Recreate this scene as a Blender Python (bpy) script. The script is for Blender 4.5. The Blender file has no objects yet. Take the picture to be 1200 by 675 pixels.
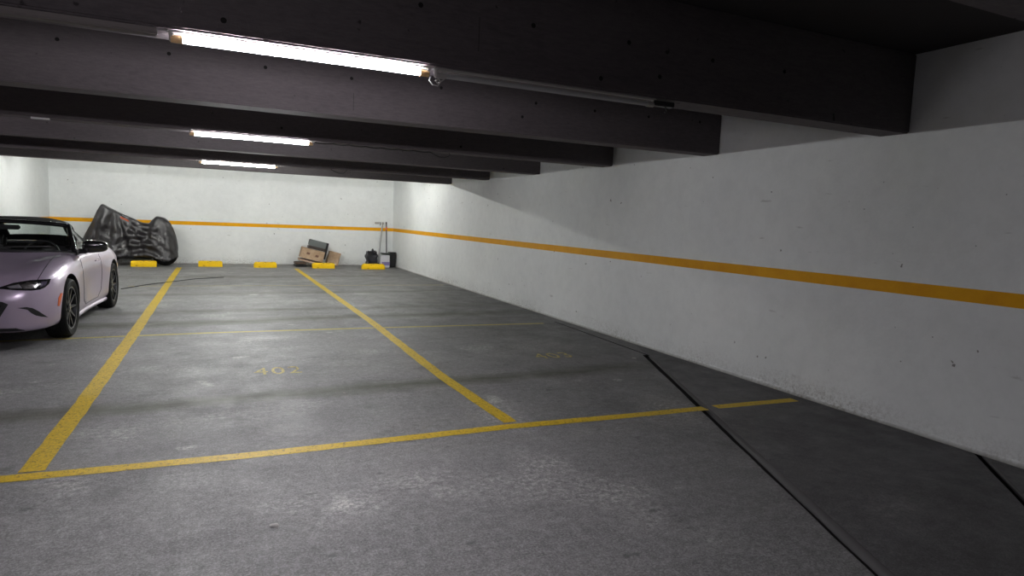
import bpy, bmesh, math, random
from mathutils import Vector, Matrix, noise
from mathutils.bvhtree import BVHTree
from mathutils.geometry import tessellate_polygon
R = math.radians
PI = math.pi
rnd = random.Random(4)
scene = bpy.context.scene
C = scene.collection

# ------------------------------------------------------------------ camera
F_PX, YAW, PITCH, ROLL, CZ = 759.04, 0.4278, -0.1014, 0.0411, 1.5
fwd = Vector((math.sin(YAW)*math.cos(PITCH), math.cos(YAW)*math.cos(PITCH), math.sin(PITCH)))
r0 = Vector((math.cos(YAW), -math.sin(YAW), 0)); u0 = r0.cross(fwd)
cr = math.cos(ROLL)*r0 + math.sin(ROLL)*u0
cu = -math.sin(ROLL)*r0 + math.cos(ROLL)*u0
cam_d = bpy.data.cameras.new('camera'); cam = bpy.data.objects.new('camera', cam_d); C.objects.link(cam)
cam.matrix_world = Matrix(((cr.x, cu.x, -fwd.x, 0), (cr.y, cu.y, -fwd.y, 0), (cr.z, cu.z, -fwd.z, CZ), (0, 0, 0, 1)))
cam_d.sensor_fit = 'HORIZONTAL'; cam_d.sensor_width = 36; cam_d.lens = F_PX/1200*36
cam_d.clip_start = 0.05; cam_d.clip_end = 100
scene.camera = cam
def ray(x, y): return (fwd + cr*((x-600)/F_PX) - cu*((y-337.5)/F_PX))
def on_floor(x, y, z=0):
    d = ray(x, y); t = (z-CZ)/d.z; return Vector((0, 0, CZ)) + d*t
def on_y(x, y, Y):
    d = ray(x, y); return Vector((0, 0, CZ)) + d*(Y/d.y)

# ------------------------------------------------------------------ world, exposure
w = bpy.data.worlds.new('world'); scene.world = w; w.use_nodes = True
w.node_tree.nodes['Background'].inputs[0].default_value = (0.5, 0.5, 0.55, 1)
w.node_tree.nodes['Background'].inputs[1].default_value = 0.0
vs = scene.view_settings
scene.display_settings.display_device = 'sRGB'
vs.view_transform = 'Standard'; vs.look = 'None'; vs.gamma = 1; vs.use_curve_mapping = False
vs.exposure = 2.1
# emission strength and tint of each burning tube; 'behind' is an added fill
TUBES = {'near': (70, (.98, .93, 1.0)), 'mid': (80, (.97, .97, 1.0)), 'far': (132, (.97, 1.0, .96)),
         'end': (84, (.99, 1.0, .95)), 'behind': (13, (.98, .93, 1.0)), 'aisle': (80, (1.0, .92, 1.0))}

# ------------------------------------------------------------------ helpers
def tag(o, label=None, cat=None, group=None, kind=None):
    if label: o['label'] = label
    if cat: o['category'] = cat
    if group: o['group'] = group
    if kind: o['kind'] = kind
    return o
def thing(name, label, cat, loc=(0, 0, 0), rotz=0, group=None, scale=1):
    o = bpy.data.objects.new(name, None); C.objects.link(o); o.empty_display_size = .1
    o.location = loc; o.rotation_euler = (0, 0, rotz); o.scale = (scale,)*3
    return tag(o, label, cat, group)
def obj(name, bm, m, parent=None, smooth=None):
    me = bpy.data.meshes.new(name)
    bmesh.ops.recalc_face_normals(bm, faces=bm.faces)
    bm.to_mesh(me); bm.free()
    for x in (m if isinstance(m, (list, tuple)) else [m]): me.materials.append(x)
    if smooth is not None:
        me.shade_smooth(); me.set_sharp_from_angle(angle=R(smooth))
    o = bpy.data.objects.new(name, me); C.objects.link(o)
    if parent: o.parent = parent
    return o
def struct(name, bm, m, smooth=None):
    o = obj(name, bm, m, None, smooth); o['kind'] = 'structure'; return o
def box(bm, x0, x1, y0, y1, z0, z1, bev=0, mat=None):
    r = bmesh.ops.create_cube(bm, size=1)
    M = Matrix.Translation(((x0+x1)/2, (y0+y1)/2, (z0+z1)/2)) @ Matrix.Diagonal((x1-x0, y1-y0, z1-z0, 1))
    if mat: M = mat @ M
    bmesh.ops.transform(bm, matrix=M, verts=r['verts'])
    if bev:
        es = list({e for v in r['verts'] for e in v.link_edges})
        bmesh.ops.bevel(bm, geom=es, offset=bev, segments=2, affect='EDGES', clamp_overlap=True)
def bx(*a, **k):
    bm = bmesh.new(); box(bm, *a, **k); return bm
def tube(bm, pts, r, seg=10, caps=True):
    pts = [Vector(p) for p in pts]; rings = []
    rr = r if isinstance(r, (list, tuple)) else [r]*len(pts)
    up = None
    for i, p in enumerate(pts):
        t = (pts[min(i+1, len(pts)-1)] - pts[max(i-1, 0)]).normalized()
        if up is None:
            up = t.orthogonal().normalized()
        up = (up - t*up.dot(t)).normalized(); s = t.cross(up)
        rings.append([bm.verts.new(p + (up*math.cos(a)+s*math.sin(a))*rr[i]) for a in [2*PI*k/seg for k in range(seg)]])
    for a, b in zip(rings, rings[1:]):
        for k in range(seg): bm.faces.new((a[k], a[(k+1) % seg], b[(k+1) % seg], b[k]))
    if caps:
        bm.faces.new(rings[0]); bm.faces.new(list(reversed(rings[-1])))
    return bm
def lathe(bm, prof, seg=32, axis='X', closed=False):
    """prof: list of (r, a); revolved about axis."""
    rings = []
    for r, a in prof:
        ring = []
        for k in range(seg):
            t = 2*PI*k/seg; c, s = r*math.cos(t), r*math.sin(t)
            ring.append(bm.verts.new((a, c, s) if axis == 'X' else (c, s, a)))
        rings.append(ring)
    pr = list(zip(rings, rings[1:])) + ([(rings[-1], rings[0])] if closed else [])
    for a, b in pr:
        for k in range(seg): bm.faces.new((a[k], a[(k+1) % seg], b[(k+1) % seg], b[k]))
    if not closed:
        bm.faces.new(rings[0]); bm.faces.new(list(reversed(rings[-1])))
    return bm
def boolean(o, cutters, op='DIFFERENCE'):
    for c in cutters:
        md = o.modifiers.new('b', 'BOOLEAN'); md.object = c; md.operation = op; md.solver = 'EXACT'
    dg = bpy.context.evaluated_depsgraph_get(); dg.update()
    me = bpy.data.meshes.new_from_object(o.evaluated_get(dg))
    o.modifiers.clear(); o.data = me
    for c in cutters: bpy.data.objects.remove(c)
    return o
def cspline(xs, ys, x):
    """Catmull-Rom through table, clamped."""
    n = len(xs)
    if x <= xs[0]: return ys[0]
    if x >= xs[-1]: return ys[-1]
    i = max(k for k in range(n-1) if xs[k] <= x)
    h = xs[i+1]-xs[i]; t = (x-xs[i])/h
    def m(k):
        if k == 0: return (ys[1]-ys[0])/(xs[1]-xs[0])
        if k == n-1: return (ys[-1]-ys[-2])/(xs[-1]-xs[-2])
        a = (ys[k]-ys[k-1])/(xs[k]-xs[k-1]); b = (ys[k+1]-ys[k])/(xs[k+1]-xs[k])
        return 0 if a*b <= 0 else 2*a*b/(a+b)
    m0, m1 = m(i)*h, m(i+1)*h
    return (2*t**3-3*t*t+1)*ys[i] + (t**3-2*t*t+t)*m0 + (-2*t**3+3*t*t)*ys[i+1] + (t**3-t*t)*m1

# ------------------------------------------------------------------ materials
def mat(name, col, rough=0.6, metal=0.0, spec=0.5, coat=0, emit=None, strength=0):
    m = bpy.data.materials.new(name); m.use_nodes = True
    b = m.node_tree.nodes['Principled BSDF']
    b.inputs['Base Color'].default_value = (*col, 1); b.inputs['Roughness'].default_value = rough
    b.inputs['Metallic'].default_value = metal; b.inputs['Specular IOR Level'].default_value = spec
    b.inputs['Coat Weight'].default_value = coat; b.inputs['Coat Roughness'].default_value = 0.12
    if emit: b.inputs['Emission Color'].default_value = (*emit, 1); b.inputs['Emission Strength'].default_value = strength
    return m
class G:
    """tiny node-graph helper"""
    def __init__(s, m): s.m = m; s.t = m.node_tree; s.b = s.t.nodes['Principled BSDF']; s.co = s.n('ShaderNodeTexCoord').outputs['Object']
    def n(s, ty, **k):
        x = s.t.nodes.new(ty)
        for a, v in k.items(): setattr(x, a, v)
        return x
    def link(s, a, b): s.t.links.new(a, b)
    def mp(s, scale=(1, 1, 1), loc=(0, 0, 0), rot=(0, 0, 0)):
        x = s.n('ShaderNodeMapping'); x.inputs['Scale'].default_value = scale; x.inputs['Location'].default_value = loc; x.inputs['Rotation'].default_value = rot
        s.link(s.co, x.inputs['Vector']); return x.outputs[0]
    def noise(s, scale, detail=4, rough=.55, vec=None, dist=0):
        x = s.n('ShaderNodeTexNoise'); x.inputs['Scale'].default_value = scale; x.inputs['Detail'].default_value = detail
        x.inputs['Roughness'].default_value = rough; x.inputs['Distortion'].default_value = dist
        s.link(vec or s.co, x.inputs['Vector']); return x.outputs['Fac']
    def ramp(s, fac, stops):
        x = s.n('ShaderNodeValToRGB'); r = x.color_ramp
        while len(r.elements) < len(stops): r.elements.new(.5)
        for e, (p, c) in zip(r.elements, stops):
            e.position = p; e.color = (c, c, c, 1) if isinstance(c, (int, float)) else (*c, 1)
        s.link(fac, x.inputs[0]); return x.outputs[0]
    def mix(s, fac, a, b, mode='MIX'):
        x = s.n('ShaderNodeMix', data_type='RGBA', blend_type=mode)
        for sock, v in ((x.inputs[0], fac), (x.inputs[6], a), (x.inputs[7], b)):
            if hasattr(v, 'links'): s.link(v, sock)
            elif isinstance(v, (int, float)): sock.default_value = v if sock == x.inputs[0] else (v, v, v, 1)
            else: sock.default_value = (*v, 1)
        return x.outputs[2]
    def math(s, op, a, b=0.0, clamp=False):
        x = s.n('ShaderNodeMath', operation=op, use_clamp=clamp)
        for sock, v in zip(x.inputs, (a, b)):
            if hasattr(v, 'links'): s.link(v, sock)
            else: sock.default_value = v
        return x.outputs[0]
    def bump(s, h, strength=.3, dist=.01):
        x = s.n('ShaderNodeBump'); x.inputs['Strength'].default_value = strength; x.inputs['Distance'].default_value = dist
        s.link(h, x.inputs['Height']); s.link(x.outputs[0], s.b.inputs['Normal'])
    def xyz(s):
        x = s.n('ShaderNodeSeparateXYZ'); s.link(s.co, x.inputs[0]); return x.outputs

_a = on_floor(757, 416); _b = on_floor(872, 500) + (on_floor(1048, 665)-on_floor(872, 500))*2.2; _d = (_b-_a).normalized()
SLAB = (-_d.y, _d.x, _d.y*_a.x-_d.x*_a.y)     # signed distance to the long floor joint, positive towards the wall
def concrete_floor():
    m = mat('floor_concrete', (.2, .2, .2), .62, spec=.35); g = G(m)
    big = g.ramp(g.noise(.55, 5, .6), [(.3, (.120, .114, .114)), (.7, (.235, .225, .224))])
    streak = g.noise(1.1, 6, .68, g.mp((.22, 1.9, 1)), dist=.4)
    c = g.mix(.6, big, g.ramp(streak, [(.34, (.050, .048, .050)), (.50, (.165, .158, .158)), (.66, (.31, .30, .298))]))
    c = g.mix(.62, c, g.ramp(g.noise(85, 5, .9), [(.38, .02), (.5, .19), (.62, .55)]))
    c = g.mix(.34, c, g.ramp(g.noise(19, 8, .85), [(.36, .04), (.5, .18), (.64, .46)]))
    # pale scuffed patches
    sc = g.math('MULTIPLY', g.ramp(g.noise(1.1, 2, .5, g.mp(loc=(3.1, 1.7, 0))), [(.55, 0.), (.68, 1.)]), g.ramp(g.noise(26, 8, .85), [(.48, 0.), (.62, .85)]))
    c = g.mix(sc, c, (.58, .57, .55))
    # small chipped white spots
    wsx = g.math('MULTIPLY', g.ramp(g.noise(2.6, 1, .5, g.mp(loc=(7.3, 2.2, 0))), [(.72, 0.), (.77, 1.)]), g.ramp(g.noise(40, 6, .85), [(.46, 0.), (.58, 1.)]))
    c = g.mix(wsx, c, (.62, .61, .58))
    # oily dark stains
    dk = g.ramp(g.noise(1.7, 4, .65, g.mp(loc=(9, 4, 0))), [(.60, 0.), (.74, .55)])
    c = g.mix(dk, c, (.06, .058, .06))
    sp = g.ramp(g.noise(7, 3, .6, g.mp((.7, 1.2, 1), loc=(2, 7, 0))), [(.66, 0.), (.72, .6)])
    c = g.mix(sp, c, (.06, .06, .062))
    # darker olive bands across the floor with an uneven, streaky edge
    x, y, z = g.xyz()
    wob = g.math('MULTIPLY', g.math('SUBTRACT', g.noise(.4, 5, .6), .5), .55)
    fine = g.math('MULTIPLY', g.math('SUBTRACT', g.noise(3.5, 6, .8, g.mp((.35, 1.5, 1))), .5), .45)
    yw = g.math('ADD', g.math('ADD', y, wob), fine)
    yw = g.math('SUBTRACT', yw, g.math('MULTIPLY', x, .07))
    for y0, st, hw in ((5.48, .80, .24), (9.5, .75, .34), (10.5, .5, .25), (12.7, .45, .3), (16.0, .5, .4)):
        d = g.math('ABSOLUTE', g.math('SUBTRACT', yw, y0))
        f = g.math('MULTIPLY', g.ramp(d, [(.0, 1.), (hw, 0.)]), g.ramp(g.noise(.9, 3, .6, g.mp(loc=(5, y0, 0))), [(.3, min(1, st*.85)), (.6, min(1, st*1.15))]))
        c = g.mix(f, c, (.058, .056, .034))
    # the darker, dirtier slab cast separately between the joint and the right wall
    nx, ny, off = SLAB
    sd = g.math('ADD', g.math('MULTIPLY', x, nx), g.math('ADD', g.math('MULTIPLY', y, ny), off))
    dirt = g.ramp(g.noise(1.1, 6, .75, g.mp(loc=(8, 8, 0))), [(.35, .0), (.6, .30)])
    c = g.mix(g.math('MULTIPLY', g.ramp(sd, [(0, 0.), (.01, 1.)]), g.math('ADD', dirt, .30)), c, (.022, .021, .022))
    xr = g.n('ShaderNodeMapRange'); xr.inputs[1].default_value = 2.0; xr.inputs[2].default_value = 4.8; xr.inputs[3].default_value = 0; xr.inputs[4].default_value = .62  # floor colour also darkens gradually towards the right wall, on both sides of the joint
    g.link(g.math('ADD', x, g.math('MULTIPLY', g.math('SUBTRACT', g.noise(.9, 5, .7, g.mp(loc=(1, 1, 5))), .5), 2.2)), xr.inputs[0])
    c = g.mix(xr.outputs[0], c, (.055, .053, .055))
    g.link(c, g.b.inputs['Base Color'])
    g.link(g.ramp(g.noise(3, 5, .7), [(.3, .42), (.7, .72)]), g.b.inputs['Roughness'])
    g.bump(g.noise(120, 4, .8), .5, .005)
    return m
def wall_paint(name, seed, dirt=True):
    m = mat(name, (.8, .8, .8), .7, spec=.3); g = G(m)
    c = g.ramp(g.noise(.7, 5, .6, g.mp(loc=(seed, seed*2, 0))), [(.3, (.74, .76, .76)), (.7, (.83, .85, .84))])
    c = g.mix(.10, c, g.ramp(g.noise(7, 5, .7), [(.35, .55), (.6, .95)]))
    x, y, z = g.xyz()
    if dirt:
        # scuffs and chipped specks, growing towards the skirting
        low = g.math('MULTIPLY', g.ramp(z, [(.0, 1.), (.05, .8), (.20, .12), (.30, 0.)]), g.ramp(g.noise(.45, 3, .5, g.mp(loc=(2, 3, 1))), [(.42, .25), (.62, 1.)]))
        spk = g.math('MULTIPLY', low, g.ramp(g.noise(34, 7, .85), [(.46, 0.), (.60, 1.)]))
        c = g.mix(spk, c, (.20, .18, .15))
        c = g.mix(g.math('MULTIPLY', g.ramp(z, [(.0, 1.), (.035, 0.)]), .7), c, (.16, .145, .12))
        sc = g.ramp(g.noise(5.5, 3, .6, g.mp((1, .5, 2.6), loc=(seed, 0, 2))), [(.70, 0.), (.76, .45)])
        c = g.mix(sc, c, (.38, .37, .36))
        ch = g.ramp(g.noise(14, 2, .5, g.mp(loc=(seed*3, 1, 0))), [(.755, 0.), (.775, .8)])
        c = g.mix(ch, c, (.16, .15, .14))
    g.link(c, g.b.inputs['Base Color'])
    g.bump(g.noise(28, 5, .6), .25, .006)
    return m
def beam_concrete(k=1):
    m = mat('beam_concrete', (.1, .09, .09), .82, spec=.25); g = G(m)
    c = g.ramp(g.noise(.8, 6, .65, g.mp((.5, 1, 2))), [(.3, (.078*k, .066*k, .074*k)), (.7, (.132*k, .116*k, .122*k))])
    c = g.mix(.3, c, g.ramp(g.noise(30, 5, .8, g.mp((.4, 1, 2))), [(.35, (.05*k, .045*k, .045*k)), (.65, (.155*k, .14*k, .135*k))]))
    pit = g.ramp(g.noise(13, 2, .5), [(.73, 0.), (.76, .8)])
    c = g.mix(pit, c, (.02, .018, .018))
    g.link(c, g.b.inputs['Base Color']); g.bump(g.noise(35, 5, .7), .4, .006)
    return m
def paint(name, col, wear=.5, base=(.2, .2, .2), scale=18):
    """road paint worn through to the surface below by transparency"""
    m = mat(name, col, .55, spec=.4); g = G(m)
    c = g.mix(g.ramp(g.noise(3, 5, .7), [(.3, 0.), (.7, .55)]), col, tuple(v*.72 for v in col))
    c = g.mix(g.ramp(g.noise(60, 4, .8), [(.46, 0.), (.64, .8)]), c, tuple(v*.35+.03 for v in col))
    g.link(c, g.b.inputs['Base Color'])
    a = g.ramp(g.noise(scale, 7, .8), [(wear-.06, 0.), (wear+.06, 1.)])
    tr = g.n('ShaderNodeBsdfTransparent'); mx = g.n('ShaderNodeMixShader')
    g.link(a, mx.inputs[0]); g.link(tr.outputs[0], mx.inputs[1]); g.link(g.b.outputs[0], mx.inputs[2])
    g.link(mx.outputs[0], g.t.nodes['Material Output'].inputs['Surface'])
    return m
def fabric():
    m = mat('cover_fabric', (.045, .038, .045), .36, spec=.8); g = G(m)
    c = g.ramp(g.noise(5, 5, .6), [(.3, (.008, .007, .008)), (.7, (.018, .015, .018))])
    g.link(c, g.b.inputs['Base Color']); g.bump(g.noise(9, 4, .6, dist=.6), .5, .03)
    return m
def cardboard():
    m = mat('cardboard', (.42, .29, .19), .8, spec=.2); g = G(m)
    c = g.ramp(g.noise(6, 5, .6), [(.3, (.36, .24, .15)), (.7, (.52, .38, .26))])
    c = g.mix(g.ramp(g.noise(9, 2, .5, g.mp(loc=(4, 4, 4))), [(.68, 0.), (.72, .7)]), c, (.12, .08, .06))
    g.link(c, g.b.inputs['Base Color']); return m
def glass(name, tint=(.6, .65, .65), amt=.12):
    m = bpy.data.materials.new(name); m.use_nodes = True; t = m.node_tree; t.nodes.clear()
    o = t.nodes.new('ShaderNodeOutputMaterial'); tr = t.nodes.new('ShaderNodeBsdfTransparent'); gl = t.nodes.new('ShaderNodeBsdfGlossy')
    tr.inputs[0].default_value = (*tint, 1); gl.inputs['Roughness'].default_value = .02
    lw = t.nodes.new('ShaderNodeLayerWeight'); lw.inputs[0].default_value = .5
    p5 = t.nodes.new('ShaderNodeMath'); p5.operation = 'POWER'; p5.inputs[1].default_value = 5
    fr = t.nodes.new('ShaderNodeMath'); fr.operation = 'MULTIPLY_ADD'; fr.inputs[1].default_value = .92; fr.inputs[2].default_value = .05
    mx = t.nodes.new('ShaderNodeMixShader')
    t.links.new(lw.outputs['Facing'], p5.inputs[0]); t.links.new(p5.outputs[0], fr.inputs[0]); t.links.new(fr.outputs[0], mx.inputs[0]); t.links.new(tr.outputs[0], mx.inputs[1]); t.links.new(gl.outputs[0], mx.inputs[2]); t.links.new(mx.outputs[0], o.inputs[0])
    return m
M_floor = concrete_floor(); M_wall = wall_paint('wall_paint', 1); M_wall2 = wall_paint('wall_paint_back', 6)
M_beam = beam_concrete(); M_beam_lit = beam_concrete(1.35); M_dark = mat('bare_concrete', (.10, .095, .09), .9)
M_ceil = mat('ceiling_concrete', (.05, .045, .045), .9, spec=.2)
M_yel = paint('yellow_road_paint', (.74, .50, .004), .39, scale=26)
M_yel_thin = paint('faded_yellow_road_paint', (.56, .45, .10), .39)
M_num = paint('stencil_paint', (.66, .52, .14), .44, scale=30)
M_num2 = paint('stencil_paint_pale', (.55, .52, .42), .52, scale=30)
M_orange = mat('orange_wall_paint', (.80, .34, .0), .6, spec=.2)
g = G(M_orange); g.link(g.ramp(g.noise(4, 5, .7), [(.3, (.74, .33, .0)), (.7, (.84, .41, .0))]), g.b.inputs['Base Color'])
M_groove = mat('joint_dirt', (.018, .017, .017), .9, spec=.1); M_seal = mat('joint_sealant', (.055, .052, .054), .7)
M_stop = mat('yellow_stop_paint', (.80, .50, .0), .5, spec=.25)
g = G(M_stop); cc = g.ramp(g.noise(9, 6, .75), [(.34, (.16, .10, .03)), (.42, (.82, .50, .0)), (.7, (.92, .60, .0))]); g.link(cc, g.b.inputs['Base Color']); g.bump(g.noise(40, 4, .7), .4, .006)
M_black = mat('black_plastic', (.012, .012, .013), .45)
M_gloss = mat('gloss_black', (.008, .008, .009), .12, coat=.6)
M_rub = mat('rubber', (.006, .006, .006), .75, spec=.2)
M_white = mat('white_enamel', (.40, .39, .37), .6, spec=.2)
M_paint = mat('car_paint', (.47, .39, .51), .30, metal=.4, coat=.8)
M_seam = mat('panel_gap', (.006, .006, .006), .8)
M_cloth = mat('soft_top_cloth', (.012, .012, .014), .8, spec=.2)
M_chrome = mat('chrome', (.75, .75, .77), .12, metal=1)
M_rim = mat('dark_alloy', (.035, .036, .04), .28, metal=.8)
M_rimedge = mat('machined_alloy', (.45, .45, .47), .25, metal=1)
M_amber = mat('amber_marker', (.65, .13, .03), .3)
M_red = mat('red_lens', (.35, .01, .01), .2)
M_glass = glass('car_glass', (.80, .84, .83)); M_lens = glass('headlight_lens', (.9, .92, .95))
M_fab = fabric(); M_card = cardboard()
M_grey = mat('grey_case', (.13, .145, .145), .5)
M_tin = mat('galvanised_metal', (.38, .38, .38), .35, metal=.8)
M_bag = mat('black_bag', (.016, .017, .024), .28)
M_orn = mat('orange_label', (.75, .16, .06), .5)
M_lbl = mat('white_label', (.62, .62, .66), .5)
M_purple = mat('violet_label', (.22, .18, .38), .5)
M_dead = mat('unlit_tube_glass', (.42, .42, .42), .25)
M_cap = mat('tube_end_cap', (.80, .52, .25), .4)
M_tubes = {k: mat('lit_tube_'+k, (.9, .9, .9), .3, emit=c, strength=p) for k, (p, c) in TUBES.items()}
M_duct = mat('dusty_duct', (.17, .15, .145), .7)
M_clear = mat('clear_plastic', (.75, .75, .75), .25)

# ------------------------------------------------------------------ room shell
XL, XR, YF, YB, ZC = -3.87, 4.90, -7.0, 19.77, 2.91
XA = -9.5      # the aisle opens to the left in front of Y = 13
BZ = 2.31
# floor slab with the open joints cut in it
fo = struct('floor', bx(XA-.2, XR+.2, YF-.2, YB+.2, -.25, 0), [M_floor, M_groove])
def groove_cutter(a, b, wdt, depth):
    a = Vector((a[0], a[1], 0)); b = Vector((b[0], b[1], 0)); d = (b-a).normalized(); n = Vector((-d.y, d.x, 0))*wdt/2
    bm = bmesh.new(); N = 26; L = []; Rr = []
    for i in range(N+1):
        p = a.lerp(b, i/N)
        j = lambda s: n*(1+rnd.uniform(-.09, .09))*s
        L.append(p+j(1)); Rr.append(p-j(1))
    loop = L + Rr[::-1]
    top = [bm.verts.new(v+Vector((0, 0, .02))) for v in loop]; bot = [bm.verts.new(v-Vector((0, 0, depth))) for v in loop]
    m = len(loop)
    bm.faces.new(top); bm.faces.new(bot[::-1])
    for i in range(m): bm.faces.new((top[i], bot[i], bot[(i+1) % m], top[(i+1) % m]))
    return obj('cut', bm, M_groove)
j0 = on_floor(757, 416); j1 = on_floor(872, 500); j2 = on_floor(1048, 665); j2e = j1 + (j2-j1)*2.2
k0 = on_floor(1146, 531); k1 = on_floor(1203, 590); k2 = k0 + (k1-k0)*4
w0 = on_floor(650, 377)
cuts = [groove_cutter(j0, j2e, .088, .032), groove_cutter(k0, k2, .06, .045), groove_cutter(w0, (j0.x+.02, j0.y-.03), .022, .03)]
boolean(fo, cuts)
for nm, a, b, wd in (('joint_sealant', j0, j2e, .088), ('joint_sealant', k0, k2, .06)):
    a = Vector((a.x, a.y, 0)); b = Vector((b.x, b.y, 0)); d = (b-a).normalized(); n = Vector((d.y, -d.x, 0))
    if n.x < 0: n = -n
    bm = bmesh.new(); V = []      # old sealant slumped against the wall side of the joint
    for t in range(61):
        p = a.lerp(b, t/60); k = min(1, t/34)**1.5*.8+.12*noise.noise(Vector((t*.5, 0, 3))); k = max(.05, k); h = wd/2
        V.append([bm.verts.new(p+n*(h*.98)+Vector((0, 0, -.029))), bm.verts.new(p+n*(h*(.95-1.0*k))+Vector((0, 0, -.029))),
                  bm.verts.new(p+n*(h*(.95-.8*k))+Vector((0, 0, -.022+.006*k))), bm.verts.new(p+n*(h*.62)+Vector((0, 0, -.012+.010*k))), bm.verts.new(p+n*(h*(1.02+.16*k))+Vector((0, 0, .004*k))), bm.verts.new(p+n*(h*(1.05+.25*k))+Vector((0, 0, -.002)))])
    for u, v in zip(V, V[1:]):
        for q in range(6): bm.faces.new((u[q], u[(q+1) % 6], v[(q+1) % 6], v[q]))
    bm.faces.new(V[0]); bm.faces.new(V[-1][::-1])
    obj(nm, bm, M_seal, fo, 40)
def line_quad(pts, wdt, name, m, z=.0015, seg=1):
    """painted line along floor points, ragged edges"""
    bm = bmesh.new(); row = []
    pts = [Vector((p[0], p[1], 0)) for p in pts]
    for i in range(len(pts)-1):
        a, b = pts[i], pts[i+1]; n_ = max(2, int((b-a).length/.12)); d = (b-a).normalized(); n = Vector((-d.y, d.x, 0))
        for k in range(n_ + (1 if i == len(pts)-2 else 0)):
            p = a.lerp(b, k/n_)
            row.append((p+n*(wdt/2+rnd.uniform(-.004, .004)), p-n*(wdt/2+rnd.uniform(-.004, .004))))
    V = [(bm.verts.new(a+Vector((0, 0, z))), bm.verts.new(b+Vector((0, 0, z)))) for a, b in row]
    for (a, b), (c, d) in zip(V, V[1:]): bm.faces.new((a, b, d, c))
    return obj(name, bm, m, fo)
fl = lambda x, y: on_floor(x, y)
pa = [fl(-60, 566), fl(2, 562), fl(300, 533), fl(597, 500), fl(760, 485), fl(826, 478.5)]
line_quad(pa, .105, 'bay_line', M_yel)
line_quad([fl(838, 477), fl(931, 468.5)], .10, 'bay_line', M_yel)
line_quad([fl(37, 553), fl(100, 470), fl(152, 398), fl(210, 313.5)], .125, 'bay_line', M_yel, .0025)
line_quad([fl(598, 495), fl(520, 443), fl(435, 377), fl(347, 315)], .115, 'bay_line', M_yel, .0025)
line_quad([fl(-20, 401), fl(50, 398), fl(250, 390), fl(430, 384.5), fl(637, 379)], .075, 'bay_line', M_yel_thin)
line_quad([fl(150, 335.5), fl(250, 335), fl(400, 334.5), fl(520, 334)], .04, 'bay_line', M_yel_thin)
def number(txt, x, y, h, wdt, m):
    cu_ = bpy.data.curves.new('bay_number', 'FONT'); cu_.body = txt; cu_.size = 1; cu_.align_x = 'CENTER'; cu_.space_character = 1.15
    t = bpy.data.objects.new('tmp', cu_); C.objects.link(t)
    dg = bpy.context.evaluated_depsgraph_get(); dg.update()
    me = bpy.data.meshes.new_from_object(t.evaluated_get(dg)); bpy.data.objects.remove(t)
    xs = [v.co.x for v in me.vertices]; ys = [v.co.y for v in me.vertices]
    sx = wdt/(max(xs)-min(xs)); sy = h/(max(ys)-min(ys))
    for v in me.vertices: v.co = ((v.co.x-(max(xs)+min(xs))/2)*sx+x, (v.co.y-min(ys))*sy+y, .003)
    me.materials.clear(); me.materials.append(m)
    o = bpy.data.objects.new('bay_number', me); C.objects.link(o); o.parent = fo; return o
number('402', .51, 6.28, .28, .42, M_num)
number('403', 3.47, 6.30, .26, .44, M_num)
number('403', 3.46, 11.3, .26, .40, M_num2)
# hairline crack
bm = bmesh.new()
cp = [fl(142, 339), fl(170, 334), fl(195, 331), fl(230, 327), fl(262, 325)]
tube(bm, [Vector((p.x, p.y+rnd.uniform(-.03, .03), .0005)) for p in cp], .012, 5)
obj('floor_crack', bm, M_groove, fo)

def wall(name, x0, x1, y0, y1, m): return struct(name, bx(x0, x1, y0, y1, -.0, ZC), m)
wr = wall('wall_right', XR, XR+.2, YF, YB+.2, M_wall)
wl = wall('wall_left', XL-.2, XL, 13, YB+.2, M_wall)
wall('wall_far_left', XA-.2, XA, YF, 13, M_dark)
wall('wall_aisle', XA, XL-.2, 13, 13.2, M_dark)
wb = wall('wall_back', XL, XR, YB, YB+.2, M_wall2)
wf = wall('wall_front', XA, XR, YF-.2, YF, M_dark)
# painted orange stripes, one on each wall
obj('painted_stripe', bx(XR-.0015, XR+.01, YF, YB-.0015, 1.062, 1.160), M_orange, wr)
obj('painted_stripe', bx(XL-.01, XL+.0015, 13, YB-.0015, 1.062, 1.160), M_orange, wl)
obj('painted_stripe', bx(XL, XR, YB-.0015, YB+.01, 1.062, 1.160), M_orange, wb)
# flaking plaster along the right wall's foot
bm = bmesh.new(); V = []
yy = YF+.1
while yy < YB-.1:
    t = .006+.005*noise.noise(Vector((yy*3, 1, 0)))+rnd.uniform(0, .003); h = .035+.02*noise.noise(Vector((yy*2, 5, 0)))+rnd.uniform(0, .008)
    V.append([bm.verts.new((XR-t*1.6, yy, 0)), bm.verts.new((XR-t, yy, h*.7)), bm.verts.new((XR+.002, yy, h)), bm.verts.new((XR+.002, yy, 0))])
    yy += .07
for a, b in zip(V, V[1:]):
    for k in range(4): bm.faces.new((a[k], a[(k+1) % 4], b[(k+1) % 4], b[k]))
bm.faces.new(V[0]); bm.faces.new(V[-1][::-1])
struct('baseboard_right', bm, M_wall)
struct('ceiling', bx(XA-.2, XR+.2, YF-.2, YB+.2, ZC, ZC+.2), M_ceil)

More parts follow.
